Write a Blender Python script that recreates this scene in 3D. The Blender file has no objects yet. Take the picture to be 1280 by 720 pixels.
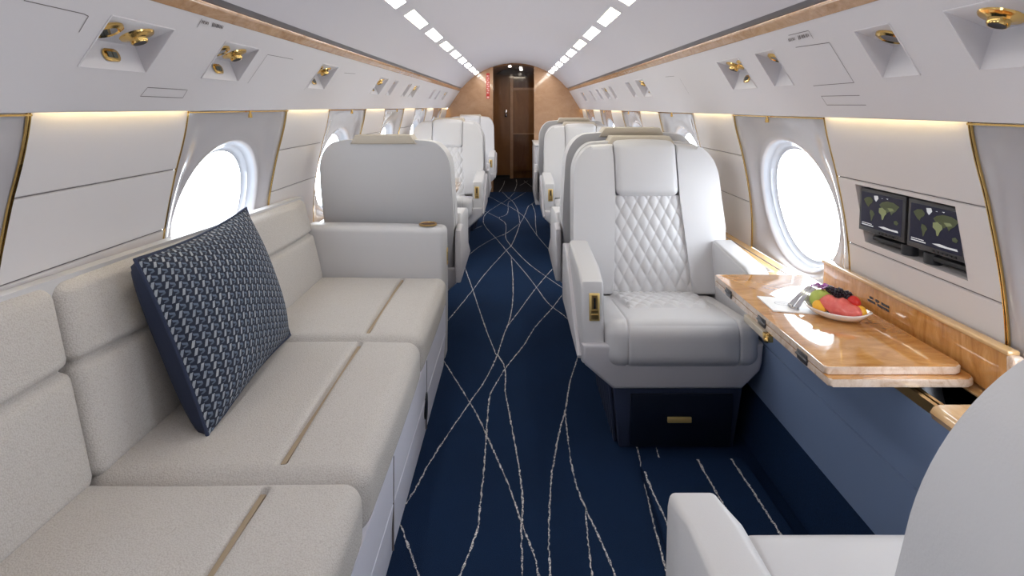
import bpy, bmesh, math, random
from mathutils import Vector, Matrix
random.seed(7)
PI = math.pi
F, VX, VY, EYE = 700.0, 643.0, 134.0, 1.225
scene = bpy.context.scene
COL = scene.collection

# ------------------------------------------------------------------ materials
class NT:
    def __init__(s, name):
        s.m = bpy.data.materials.new(name); s.m.use_nodes = True
        s.t = s.m.node_tree; s.b = s.t.nodes['Principled BSDF']
    def n(s, typ, **kw):
        nd = s.t.nodes.new(typ)
        for k, v in kw.items():
            if hasattr(nd, k): setattr(nd, k, v)
            else: nd.inputs[k].default_value = v
        return nd
    def l(s, a, b): s.t.links.new(a, b)
    def mth(s, op, a, b=None, c=None, clamp=False):
        nd = s.t.nodes.new('ShaderNodeMath'); nd.operation = op; nd.use_clamp = clamp
        for i, v in enumerate((a, b, c)):
            if v is None: continue
            if isinstance(v, (int, float)): nd.inputs[i].default_value = v
            else: s.l(v, nd.inputs[i])
        return nd.outputs[0]
    def mix(s, fac, a, b):
        nd = s.t.nodes.new('ShaderNodeMix'); nd.data_type = 'RGBA'
        if isinstance(fac, (int, float)): nd.inputs[0].default_value = fac
        else: s.l(fac, nd.inputs[0])
        for i, v in ((6, a), (7, b)):
            if isinstance(v, tuple): nd.inputs[i].default_value = (*v, 1)
            else: s.l(v, nd.inputs[i])
        return nd.outputs[2]
    def coord(s, which='Object', scale=(1, 1, 1), rot=(0, 0, 0)):
        tc = s.n('ShaderNodeTexCoord'); mp = s.n('ShaderNodeMapping')
        mp.inputs['Scale'].default_value = scale; mp.inputs['Rotation'].default_value = rot
        s.l(tc.outputs[which], mp.inputs[0]); return mp.outputs[0]
    def noise(s, vec, scale, detail=3, rough=.5, dist=0):
        nd = s.n('ShaderNodeTexNoise'); s.l(vec, nd.inputs['Vector'])
        nd.inputs['Scale'].default_value = scale; nd.inputs['Detail'].default_value = detail
        nd.inputs['Roughness'].default_value = rough; nd.inputs['Distortion'].default_value = dist
        return nd.outputs['Fac']
    def bump(s, h, strength=.3, dist=.002):
        nd = s.n('ShaderNodeBump'); nd.inputs['Strength'].default_value = strength
        nd.inputs['Distance'].default_value = dist; s.l(h, nd.inputs['Height'])
        s.l(nd.outputs[0], s.b.inputs['Normal'])
    def base(s, v):
        if isinstance(v, tuple): s.b.inputs['Base Color'].default_value = (*v, 1)
        else: s.l(v, s.b.inputs['Base Color'])
    def set(s, **kw):
        for k, v in kw.items(): s.b.inputs[k.replace('_', ' ')].default_value = v
        return s

def srgb(r, g, b):
    f = lambda c: (c/255/12.92 if c/255 <= .04045 else ((c/255+.055)/1.055)**2.4)
    return (f(r), f(g), f(b))

M = {}
def simple(name, col, rough=.5, metal=0, coat=0, bump=0, bscale=300, emis=None, es=0, var=0):
    n = NT(name); n.set(Roughness=rough, Metallic=metal)
    n.b.inputs['Coat Weight'].default_value = coat
    n.b.inputs['Coat Roughness'].default_value = .05
    if var:
        f = n.noise(n.coord(), 6, 3); n.base(n.mix(f, tuple(c*(1-var) for c in col), tuple(min(1, c*(1+var)) for c in col)))
    else: n.base(col)
    if bump: n.bump(n.noise(n.coord(), bscale, 3), bump, .002)
    if emis: n.b.inputs['Emission Color'].default_value = (*emis, 1); n.b.inputs['Emission Strength'].default_value = es
    M[name] = n.m; return n.m

LEA = (.56, .55, .56)
simple('leather', LEA, .42, bump=.10, bscale=420, var=.02)
simple('leather_side', (.54, .52, .54), .45, bump=.10, bscale=420)
simple('leather_warm', (.50, .44, .36), .5, bump=.12, bscale=300)
simple('sofa_panel', (.74, .74, .84), .45, bump=.1, bscale=420)  # lighter and bluer: cool daylight on the sofa base is in the colour
simple('seam_tan', (.36, .28, .19), .7)
simple('seam_dark', (.16, .14, .14), .7)
simple('headliner', (.60, .575, .61), .75, bump=.08, bscale=600)
simple('valance', (.68, .655, .675), .5, bump=.03, bscale=500)
simple('wall_fabric', (.66, .63, .63), .8, bump=.15, bscale=700)
simple('window_gloss', (.46, .44, .455), .10, coat=.8)  # greyed down, shade on the surround is put into this colour
simple('window_ring', (.42, .44, .49), .15, coat=.5)
simple('gold', (.83, .56, .20), .16, metal=1)
simple('gold_plate', (.90, .66, .26), .38, metal=.75)
simple('cup_wood', (.10, .05, .025), .5)
simple('brass', (.62, .40, .16), .3, metal=1)
simple('chrome', (.72, .72, .74), .16, metal=1)
simple('gunmetal', (.10, .10, .11), .35, metal=.7)
simple('black', (.012, .012, .014), .35)
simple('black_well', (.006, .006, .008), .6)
simple('grey_track', (.15, .145, .16), .4, var=.25)
simple('button', (.10, .11, .10), .4)
simple('lens', (.03, .028, .03), .08, coat=1)
simple('light', (1, 1, 1), .5, emis=(1, .96, .72), es=10)
simple('light_white', (1, 1, 1), .5, emis=(1, .975, .92), es=12)
simple('cove', (1, 1, 1), .5, emis=(1, .80, .38), es=10)
simple('downlight', (1, 1, 1), .5, emis=(1, .92, .8), es=3.5)
simple('blue_leather', (.17, .23, .365), .42, bump=.1, bscale=400, var=.04)
simple('navy_panel', (.006, .009, .020), .35)
simple('white_china', (.85, .85, .86), .08, coat=.5)
simple('paper', (.82, .82, .83), .5)
simple('ink', (.10, .11, .13), .6)
simple('red_sign', (.45, .02, .015), .4)
simple('sign_mark', (.75, .45, .40), .5)
simple('mon_body', (.02, .02, .024), .35)
simple('mon_bezel', (.05, .05, .055), .4)
simple('screen_sea', (.004, .004, .010), .2, emis=(.004, .004, .010), es=1.0)
simple('land_green', (.022, .026, .010), .4, emis=(.018, .021, .008), es=1.0)
simple('land_light', (.06, .065, .03), .4, emis=(.07, .078, .035), es=1.0)
simple('land_white', (.2, .2, .2), .4, emis=(.22, .22, .23), es=1.0)
simple('navy_cloth', (.018, .028, .065), .8, bump=.3, bscale=500)
simple('melon_green', (.42, .50, .10), .35, var=.2)
simple('mango', (.85, .45, .04), .35, var=.1)
simple('berry', (.018, .010, .022), .25)
simple('strawberry', (.60, .02, .015), .3)
simple('petal', (.30, .04, .30), .5, var=.3)
simple('stem_dark', (.06, .09, .03), .6)
simple('bulk_dark', (.05, .025, .01), .3, coat=.6)

def wood(name, a, b, c, sc=(1, 1, 1), scale=9, rough=.2, coat=.8, detail=6, dist=1.5):
    n = NT(name); v = n.coord('Object', sc)
    f1 = n.noise(v, scale, detail, .6, dist); f2 = n.noise(v, scale*7, 4, .7, .6)
    r = n.n('ShaderNodeValToRGB'); n.l(f1, r.inputs[0])
    e = r.color_ramp.elements; e[0].position = .3; e[0].color = (*a, 1); e[1].position = .7; e[1].color = (*c, 1)
    x = e.new(.5); x.color = (*b, 1)
    g = n.mth('MULTIPLY', n.mth('SUBTRACT', f2, .5), .9, clamp=False)
    col = n.mix(n.mth('ADD', g, .25, clamp=True), r.outputs[0], a)
    n.base(col); n.set(Roughness=rough); n.b.inputs['Coat Weight'].default_value = coat; n.b.inputs['Coat Roughness'].default_value = .04
    M[name] = n.m; return n.m
wood('wood_table', (.42, .18, .05), (.62, .31, .095), (.76, .43, .17), (1, 3, 1), 7, .10, 1)
wood('wood_edge', (.45, .30, .20), (.68, .54, .44), (.76, .64, .55), (1, 1, 1), 25, .2, .6)
wood('wood_rail', (.36, .19, .09), (.50, .29, .15), (.60, .38, .22), (1, .6, 1), 22, .25, .6)
wood('wood_ledge', (.50, .30, .13), (.62, .40, .19), (.70, .48, .26), (3, .5, 1), 9, .15, .8)
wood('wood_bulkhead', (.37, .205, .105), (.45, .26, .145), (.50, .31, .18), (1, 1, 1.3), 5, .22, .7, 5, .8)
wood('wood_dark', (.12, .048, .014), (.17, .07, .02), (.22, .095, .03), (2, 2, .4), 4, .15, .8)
wood('wood_mid', (.20, .085, .024), (.26, .115, .034), (.30, .14, .045), (2, 2, .5), 3, .3, .5)

def sofa_mat():
    n = NT('sofa_fabric'); v = n.coord('Object')
    w1 = n.n('ShaderNodeTexVoronoi'); n.l(v, w1.inputs['Vector']); w1.inputs['Scale'].default_value = 320
    f = n.noise(v, 5, 4); g = n.noise(v, 260, 2)
    base = n.mix(f, (.56, .53, .505), (.63, .605, .585))
    n.base(n.mix(n.mth('MULTIPLY', w1.outputs['Distance'], .9, clamp=True), base, (.44, .405, .375)))
    n.set(Roughness=.85); n.b.inputs['Sheen Weight'].default_value = .08
    n.bump(n.mth('ADD', w1.outputs['Distance'], g), .45, .0025); M['sofa_fabric'] = n.m
sofa_mat()

def carpet(name, a, b):
    n = NT(name); v = n.coord('Object')
    f = n.noise(v, 3.0, 5, .6); g = n.noise(v, 420, 3, .7)
    c = n.mix(n.mth('MULTIPLY_ADD', f, 1.6, -.3, clamp=True), a, b)
    n.base(n.mix(n.mth('MULTIPLY_ADD', g, 2.2, -.75, clamp=True), c, tuple(x*1.7 for x in b)))
    n.set(Roughness=1.0); n.b.inputs['Specular IOR Level'].default_value = .1
    n.bump(g, .9, .004); M[name] = n.m
carpet('carpet', (.0066, .0140, .034), (.0085, .0235, .063))
carpet('carpet_far', (.010, .011, .016), (.018, .018, .024))
n = NT('carpet_line'); g = n.noise(n.coord(), 240, 3, .8)
n.base(n.mix(n.mth('MULTIPLY_ADD', g, 7, -3.0, clamp=True), (.05, .06, .10), (.80, .78, .76))); n.set(Roughness=.95); M['carpet_line'] = n.m

def weave_mat():
    n = NT('pillow_weave'); tc = n.n('ShaderNodeUVMap')
    sp = n.n('ShaderNodeSeparateXYZ'); n.l(tc.outputs[0], sp.inputs[0])
    U = n.mth('MULTIPLY', sp.outputs[0], 23.0); V0 = n.mth('MULTIPLY', sp.outputs[1], 27.0)
    iu = n.mth('FLOOR', U); fu = n.mth('FRACT', U)
    V = n.mth('ADD', V0, n.mth('MULTIPLY', iu, .5)); fv = n.mth('FRACT', V)
    # slanted light strips
    d1 = n.mth('ABSOLUTE', n.mth('SUBTRACT', n.mth('SUBTRACT', fu, .27), n.mth('MULTIPLY', n.mth('SUBTRACT', fv, .5), .34)))
    s1 = n.mth('MULTIPLY', n.mth('LESS_THAN', d1, .125), n.mth('LESS_THAN', n.mth('ABSOLUTE', n.mth('SUBTRACT', fv, .5)), .40))
    # flatter leaves
    d2 = n.mth('ABSOLUTE', n.mth('SUBTRACT', n.mth('SUBTRACT', fv, .47), n.mth('MULTIPLY', n.mth('SUBTRACT', fu, .72), -.60)))
    s2 = n.mth('MULTIPLY', n.mth('LESS_THAN', d2, .15), n.mth('LESS_THAN', n.mth('ABSOLUTE', n.mth('SUBTRACT', fu, .72)), .20))
    d3 = n.mth('ABSOLUTE', n.mth('SUBTRACT', n.mth('SUBTRACT', fv, .08), n.mth('MULTIPLY', n.mth('SUBTRACT', fu, .66), .6)))
    s3 = n.mth('MULTIPLY', n.mth('LESS_THAN', d3, .12), n.mth('LESS_THAN', n.mth('ABSOLUTE', n.mth('SUBTRACT', fu, .72)), .20))
    gr = n.noise(n.coord('UV', (1, 1, 1)), 160, 3)
    gr2 = n.noise(n.coord('UV', (1, 1, 1)), 14, 2)
    c = n.mix(s3, (.010, .015, .034), (.10, .13, .18))
    c = n.mix(s2, c, (.13, .17, .24))
    light = n.mix(n.mth('MULTIPLY_ADD', gr2, 2.5, -.8, clamp=True), (.24, .28, .34), (.50, .52, .55))
    c = n.mix(s1, c, light)
    n.base(n.mix(n.mth('MULTIPLY', gr, .35), c, (.01, .014, .03))); n.set(Roughness=.85)
    h = n.mth('ADD', n.mth('ADD', s1, n.mth('MULTIPLY', s2, .8)), n.mth('ADD', n.mth('MULTIPLY', s3, .4), n.mth('MULTIPLY', gr, .4)))
    n.bump(h, .6, .004); M['pillow_weave'] = n.m
weave_mat()
n = NT('watermelon'); f = n.noise(n.coord(), 60, 4)
n.base(n.mix(f, (.62, .06, .06), (.85, .24, .20))); n.set(Roughness=.2); n.bump(f, .4, .004); M['watermelon'] = n.m
# clear window pane
n = NT('pane'); n.t.nodes.remove(n.b); out = n.t.nodes['Material Output']
tr = n.n('ShaderNodeBsdfTransparent'); gl = n.n('ShaderNodeBsdfGlossy'); gl.inputs['Roughness'].default_value = .03
mx = n.n('ShaderNodeMixShader'); mx.inputs[0].default_value = .05
n.l(tr.outputs[0], mx.inputs[1]); n.l(gl.outputs[0], mx.inputs[2]); n.l(mx.outputs[0], out.inputs[0]); M['pane'] = n.m

# ------------------------------------------------------------------ mesh helpers
class MB:
    def __init__(s): s.bm = bmesh.new(); s.mi = 0; s.uv = None
    def face(s, pts):
        vs = [s.bm.verts.new(p) for p in pts]
        f = s.bm.faces.new(vs); f.material_index = s.mi; return f
    def grid(s, P):
        V = [[s.bm.verts.new(p) for p in row] for row in P]
        for i in range(len(V)-1):
            for j in range(len(V[0])-1):
                f = s.bm.faces.new((V[i][j], V[i+1][j], V[i+1][j+1], V[i][j+1])); f.material_index = s.mi
        return V
    def box(s, x0, x1, y0, y1, z0, z1, fn=None, bevel=0, seg=2):
        c = [(x, y, z) for x in (x0, x1) for y in (y0, y1) for z in (z0, z1)]
        if fn: c = [fn(*p) for p in c]
        vs = [s.bm.verts.new(p) for p in c]; fs = []
        for q in ((0, 1, 3, 2), (4, 6, 7, 5), (0, 4, 5, 1), (2, 3, 7, 6), (0, 2, 6, 4), (1, 5, 7, 3)):
            f = s.bm.faces.new([vs[i] for i in q]); f.material_index = s.mi; fs.append(f)
        if bevel: s._bev(fs, bevel, seg)
        return s
    def _bev(s, fs, w, seg):
        es = list({e for f in fs for e in f.edges}); mi = s.mi
        r = bmesh.ops.bevel(s.bm, geom=es, offset=w, segments=seg, profile=.5, affect='EDGES', clamp_overlap=True)
        for f in r['faces']: f.material_index = mi
    def prism(s, poly, fn, a, b, bevel=0, seg=3, only=None):
        """poly 2-D outline, fn(u,v,w)->point, from w=a to w=b"""
        A = [s.bm.verts.new(fn(u, v, a)) for u, v in poly]; Bv = [s.bm.verts.new(fn(u, v, b)) for u, v in poly]
        n_ = len(poly); fs = []
        fa = s.bm.faces.new(A); fb = s.bm.faces.new(list(reversed(Bv))); fs += [fa, fb]
        for i in range(n_): fs.append(s.bm.faces.new((A[i], Bv[i], Bv[(i+1) % n_], A[(i+1) % n_])))
        for f in fs: f.material_index = s.mi
        if bevel:
            es = list({e for f in (fa, fb) for e in f.edges}) if only is None else list({e for e in (fa if only == 'a' else fb).edges})
            mi = s.mi
            r = bmesh.ops.bevel(s.bm, geom=es, offset=bevel, segments=seg, profile=.5, affect='EDGES', clamp_overlap=True)
            for f in r['faces']: f.material_index = mi
        return s
    def soft(s, lo, hi, r, n=(8, 8, 8), puff=(0, 0, 0), grooves=(), fn=None):
        lo = list(lo); hi = list(hi); c = [(a+b)/2 for a, b in zip(lo, hi)]; h = [(b-a)/2 for a, b in zip(lo, hi)]
        r = min(r, *[x*.98 for x in h])
        L = []
        for k in range(3):
            pts = set()
            for q in (0, .1, .3, .55, .8, 1): pts.add(round(lo[k]+q*r, 5)); pts.add(round(hi[k]-q*r, 5))
            for i in range(n[k]+1): pts.add(round(lo[k]+r+(hi[k]-lo[k]-2*r)*i/max(1, n[k]), 5))
            for g in grooves:
                if g[0] == k:
                    for q in (-2.2, -1.4, -.8, -.35, 0, .35, .8, 1.4, 2.2): pts.add(round(g[1]+q*g[2], 5))
            pts = sorted(p for p in pts if lo[k]-1e-6 <= p <= hi[k]+1e-6)
            out = [pts[0]]
            for p in pts[1:]:
                if p-out[-1] > .0009: out.append(p)
            L.append(out)
        cache = {}
        def vert(p):
            key = tuple(round(x, 5) for x in p)
            if key in cache: return cache[key]
            inner = [min(max(p[k], lo[k]+r), hi[k]-r) for k in range(3)]
            d = Vector([p[k]-inner[k] for k in range(3)])
            if d.length > 1e-9: nn = d.normalized(); q = Vector(inner)+nn*r
            else: nn = Vector((0, 0, 1)); q = Vector(p)
            U = [max(-1, min(1, (p[k]-c[k])/h[k])) for k in range(3)]
            for k in range(3):
                a, b_ = [x for x in range(3) if x != k]
                q[k] += puff[k]*U[k]*(1-U[a]**2)*(1-U[b_]**2)
            for g in grooves:
                dd = abs(p[g[0]]-g[1])/g[2]
                if dd < 3 and (len(g) < 5 or g[4](p)): q -= nn*g[3]*math.exp(-dd*dd)
            if fn: q = Vector(fn(*q))
            v = s.bm.verts.new(q); cache[key] = v; return v
        for k in range(3):
            a, b_ = (k+1) % 3, (k+2) % 3
            for side, val in ((0, lo[k]), (1, hi[k])):
                for i in range(len(L[a])-1):
                    for j in range(len(L[b_])-1):
                        q = []
                        for (ii, jj) in ((i, j), (i+1, j), (i+1, j+1), (i, j+1)):
                            p = [0, 0, 0]; p[k] = (L[k][0] if side == 0 else L[k][-1]); p[a] = L[a][ii]; p[b_] = L[b_][jj]; q.append(vert(p))
                        if side == 0: q.reverse()
                        if len(set(q)) == 4:
                            try: f = s.bm.faces.new(q); f.material_index = s.mi
                            except ValueError: pass
        return s
    def tube(s, pts, r, seg=8, caps=True, mat=None):
        rings = []; pts = [Vector(p) for p in pts]
        for i, p in enumerate(pts):
            t = (pts[min(i+1, len(pts)-1)]-pts[max(i-1, 0)]).normalized()
            up = Vector((0, 0, 1)) if abs(t.z) < .9 else Vector((1, 0, 0))
            a = t.cross(up).normalized(); b = t.cross(a); rr = r[i] if isinstance(r, (list, tuple)) else r
            rings.append([s.bm.verts.new(p+(a*math.cos(2*PI*k/seg)+b*math.sin(2*PI*k/seg))*rr) for k in range(seg)])
        for i in range(len(rings)-1):
            for k in range(seg):
                f = s.bm.faces.new((rings[i][k], rings[i][(k+1) % seg], rings[i+1][(k+1) % seg], rings[i+1][k])); f.material_index = s.mi
        if caps:
            for rg in (rings[0], list(reversed(rings[-1]))):
                f = s.bm.faces.new(rg); f.material_index = s.mi
        return s
    def lathe(s, prof, mat, seg=20):
        """prof [(r,h)], mat: 4x4 frame, axis = local z"""
        rings = []
        for r, h in prof:
            if r < 1e-6: rings.append([s.bm.verts.new(mat @ Vector((0, 0, h)))])
            else: rings.append([s.bm.verts.new(mat @ Vector((r*math.cos(2*PI*k/seg), r*math.sin(2*PI*k/seg), h))) for k in range(seg)])
        for a, b in zip(rings, rings[1:]):
            for k in range(seg):
                q = [a[k % len(a)], a[(k+1) % len(a)], b[(k+1) % len(b)], b[k % len(b)]]
                q = list(dict.fromkeys(q))
                if len(q) > 2: f = s.bm.faces.new(q); f.material_index = s.mi
        return s
    def ball(s, c, r, seg=10, fn=None):
        c = Vector(c); R = r if isinstance(r, (tuple, list)) else (r, r, r)
        prof = [(math.sin(PI*i/seg), -math.cos(PI*i/seg)) for i in range(seg+1)]
        m = Matrix.Translation(c) @ Matrix.Diagonal((*R, 1)); s.lathe(prof, m, seg*2-4); return s
    def build(s, name, mats, parent=None, smooth=True, angle=40, weld=False, subsurf=0, loc=None):
        if weld: bmesh.ops.remove_doubles(s.bm, verts=s.bm.verts, dist=1e-5)
        bmesh.ops.recalc_face_normals(s.bm, faces=s.bm.faces)
        me = bpy.data.meshes.new(name); s.bm.to_mesh(me); s.bm.free()
        if isinstance(mats, str): mats = [mats]
        for m in mats: me.materials.append(M[m])
        o = bpy.data.objects.new(name, me); COL.objects.link(o)
        if parent: o.parent = parent
        if smooth:
            for p in me.polygons: p.use_smooth = True
            me.set_sharp_from_angle(angle=math.radians(angle))
        return o

def tag(o, label, cat, group=None):
    o['label'] = label; o['category'] = cat
    if group: o['group'] = group
    return o
def struct(o, label=None):
    o['kind'] = 'structure'
    if label: o['label'] = label
    return o
def empty(name, loc=(0, 0, 0), rz=0):
    o = bpy.data.objects.new(name, None); COL.objects.link(o); o.location = loc; o.rotation_euler = (0, 0, rz); o.empty_display_size = .1
    return o
def copy_tree(o, parent=None):
    c = o.copy(); COL.objects.link(c); c.parent = parent
    for ch in o.children: copy_tree(ch, c)
    return c
def lerp(a, b, t): return a+(b-a)*t

# ------------------------------------------------------------------ cabin cross-section
Y0, YB = -1.55, 8.09
PROF = [(0, 1.0), (.15, 1.02), (.3, 1.04), (.5, 1.057), (.69, 1.066), (.84, 1.055), (1.02, 1.022), (1.12, .997), (1.2, .983), (1.27, .980), (1.35, .975)]
def wx(z):
    for i in range(len(PROF)-1):
        if PROF[i][0] <= z <= PROF[i+1][0] or i == len(PROF)-2:
            z0, x0 = PROF[i]; z1, x1 = PROF[i+1]
            zp, xp = PROF[max(i-1, 0)]; zn, xn = PROF[min(i+2, len(PROF)-1)]
            m0 = (x1-xp)/(z1-zp); m1 = (xn-x0)/(zn-z0) if zn != z0 else 0
            h = z1-z0; t = (z-z0)/h
            return (2*t**3-3*t*t+1)*x0+(t**3-2*t*t+t)*h*m0+(-2*t**3+3*t*t)*x1+(t**3-t*t)*h*m1
VB = {-1: 1.217, 1: 1.197}                # lower edge of the sloped valance
FX0, FZ0 = .79, 1.458                     # its upper edge
def face_pt(s, t, y, off=0):
    x = FX0+.16*t; z = lerp(FZ0, VB[s], t)
    nx, nz = -(FZ0-VB[s]), -.16; l = math.hypot(nx, nz)
    return Vector((s*(x+nx/l*off), y, z+nz/l*off))
def face_from_px(px, py):
    s = 1 if px > VX else -1
    k = (VY-py)/abs(px-VX); dz = FZ0-VB[s]
    t = ((FZ0-EYE)-k*FX0)/(dz+k*.16)
    return t, (FX0+.16*t)*F/abs(px-VX)
R0, ZC = .978, EYE+.636-.978
def arc(x): return ZC+math.sqrt(R0*R0-x*x)

# floor with its inlaid thread lines
def fl(px, py, z=0):
    Y = (EYE-z)*F/(py-VY); return Vector(((px-VX)*Y/F, Y, z))
LINES = [
 [(540,430),(558.7,457.7),(569.6,474.8),(587,503),(596.7,519.6),(608,543.5),(623.7,579),(636,607),(652,653.7),(667.5,694),(673.7,720),(690,780)],
 [(715,311),(696.7,329.5),(671,359),(646.7,392),(633,411),(621,445.5),(605,478),(588,502),(580,514),(559,544.6),(537,579),(527,597.5),(509.7,627),(480,670)],
 [(530,432),(560,400.4),(591,362.7),(606.7,342),(632,314),(640,305.5),(646.7,290),(650,280),(655,271),(660,258.8),(664,255.6),(668.8,252.5),(684,247)],
 [(643,240.6),(635,248.8),(621,257.5),(610,265),(605,271),(604.5,278.8),(610,287.5),(619.4,297.5),(633,313.3),(640,322),(655.5,340),(671,360),(682,375.5),(691,384.4),(704.4,394.4),(719,408),(745,432)],
 [(628,240),(635,247),(641,252),(647,262.5),(650,278.8)],
 [(657.5,240),(642.5,249.4),(635.6,253),(635,263.8),(632,269),(623.8,272.5),(632,280),(632,295),(634,301),(640.6,309.4),(660,329),(682,345.5),(706.7,363),(714.4,374),(735,395)],
 [(545,350),(578,325.5),(598,309.4),(618.8,297.5),(632.5,292),(649,280)],
 [(650,280),(645,293.8),(638.5,309)],
 [(590,237),(607.5,243.8),(627.5,254.4),(640,260),(655,271),(663.8,283.8),(672.5,296),(683.8,309.4),(693,320),(720,345)],
 [(585,252),(600,261),(622.5,272)],
 [(665,255),(668.8,266),(669.4,280),(671,295)],
 [(570,297),(582.5,291),(602.5,282.5)],
 [(639,322),(641,345.5),(641,374.4),(637.8,396.7),(633,411)],
 [(577.8,325.5),(591,362.7),(604.4,403),(619,441),(621.7,443.5),(630,457),(632,471.7),(631.7,490.4),(638,523.8),(646.7,573.8),(650,594),(653.4,628.8),(652,663),(652.8,720),(652,790)],
 [(706.7,363),(691,384.4),(669,409),(656,430),(641,449),(631,462),(615.4,488),(611,503),(608,543.5),(605.6,579),(600,635),(595.6,666),(575,720),(555,770)],
 [(730,420),(725.8,436),(713,476),(707,511),(698.7,542.5),(692,579),(689,600.6),(686,669),(688,720),(690,790)],
 [(706,513),(710,548.8),(714,579),(720.6,607),(731.6,635),(755,685),(769,720),(795,780)],
 [(731.6,635),(734.7,672.5),(740,720),(744,780)],
 [(490,628),(501,657),(511,685),(523,720),(540,770)],
 [(790,550),(798,566),(808,616),(820.6,669),(834,720),(850,780)],
 [(820,560),(824,574)],
]
def ribbon(mb, pts, w, z, jit=.35):
    # resample on a smooth path
    P = []
    n_ = len(pts)
    for i in range(n_-1):
        p0, p1, p2, p3 = pts[max(i-1, 0)], pts[i], pts[i+1], pts[min(i+2, n_-1)]
        st = max(2, int((p2-p1).length/.009))
        for k in range(st):
            t = k/st
            P.append(.5*((2*p1)+(p2-p0)*t+(2*p0-5*p1+4*p2-p3)*t*t+(3*p1-p0-3*p2+p3)*t**3))
    P.append(pts[-1])
    L_, R_ = [], []
    for i, p in enumerate(P):
        d = P[min(i+1, len(P)-1)]-P[max(i-1, 0)]
        if d.length < 1e-6: d = Vector((0, 1, 0))
        d.normalize(); nn = Vector((-d.y, d.x, 0))
        L_.append(p+nn*w*(.5+random.uniform(-jit, jit))+Vector((0, 0, z))); R_.append(p-nn*w*(.5+random.uniform(-jit, jit))+Vector((0, 0, z)))
    mb.grid([L_, R_])
mb = MB()
mb.grid([[(x, y, 0) for y in (Y0, 1, 3, 5, YB)] for x in (-1.05, -.4, .4, 1.05)])
mb.mi = 2; mb.grid([[(x, y, 0.0) for y in (YB, 9.75)] for x in (-.7, .7)])
mb.mi = 1
for ln in LINES: ribbon(mb, [fl(*p) for p in ln], .0043, .0016, .5)
for ln in [[(624,240),(629,232),(631,226)],[(643,239),(646,230),(645,224)],[(668,236),(660,230),(655,226)],[(650,232),(660,226)]]:
    ribbon(mb, [fl(*p) for p in ln], .006, .0016)
struct(mb.build('floor', ['carpet', 'carpet_line', 'carpet_far'], smooth=False), 'navy carpet with thin crossing white thread lines')

# ceiling headliner + grey channel + wood rail, valance -------------------------------------------------
mb = MB()
N = 40
mb.grid([[(lerp(-.757, .757, i/N), y, arc(lerp(-.757, .757, i/N))) for y in (Y0, 2, 5, YB)] for i in range(N+1)])
struct(mb.build('ceiling', 'headliner'), 'curved pale headliner')
for s, nm in ((-1, 'trim_1'), (1, 'trim_2')):
    mb = MB()
    prof = [(.752, 1.520), (.757, 1.508), (.762, 1.508), (.7655, 1.503), (.7735, 1.493), (.776, 1.491)]
    mb.grid([[(s*x, y, z) for y in (Y0, YB)] for x, z in prof])
    struct(mb.build(nm, 'grey_track', smooth=False), 'dark grey handrail channel below the headliner')
    for yb in ((3.1, 5.6) if s < 0 else (3.0, 5.9)):
        pass
for s, nm in ((-1, 'trim_3'), (1, 'trim_4')):
    mb = MB()
    prof = [(.776, 1.491), (.768, 1.487), (.768, 1.481), (.772, 1.474), (.786, 1.462), (.789, 1.457), (.80, 1.457)]
    mb.grid([[(s*x, y, z) for y in [lerp(Y0, YB, k/12) for k in range(13)]] for x, z in prof])
    struct(mb.build(nm, 'wood_rail'), 'polished wood rail above the service panels')

# service units: (side, y0, y1, kind)   kind: w = light+nozzle+switch, l = light only
UNITS = [(-1, 1.14, 1.35, 'w'), (-1, 1.59, 1.80, 'w'), (-1, 2.40, 2.61, 'w'), (-1, 3.44, 3.66, 'w'), (-1, 3.86, 3.98, 'l'), (-1, 4.38, 4.50, 'l'), (-1, 4.66, 4.87, 'w'),
         (-1, 5.75, 5.87, 'l'), (-1, 6.15, 6.27, 'l'), (-1, 6.70, 6.91, 'w'),
         (1, .84, 1.07, 'w'), (1, 1.226, 1.351, 'l'), (1, 1.78, 1.91, 'l'), (1, 2.05, 2.27, 'w'), (1, 3.60, 3.82, 'w'), (1, 4.02, 4.15, 'l'), (1, 4.78, 4.90, 'l'), (1, 5.08, 5.29, 'w'),
         (1, 5.55, 5.67, 'l'), (1, 6.05, 6.17, 'l'), (1, 6.75, 6.96, 'w')]
T1, T2 = .19, .62
def seamline(mb, s, a, b, w=.0018, off=.0012):
    """thin dark joint on the valance between pixel points a,b"""
    (t0, y0), (t1, y1) = face_from_px(*a), face_from_px(*b)
    p, q = face_pt(s, t0, y0, off), face_pt(s, t1, y1, off); d = (q-p).normalized()
    nrm = (face_pt(s, .5, 0, 1)-face_pt(s, .5, 0, 0)).normalized(); c = d.cross(nrm).normalized()*w/2
    mb.face([p-c, p+c, q+c, q-c])
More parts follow.
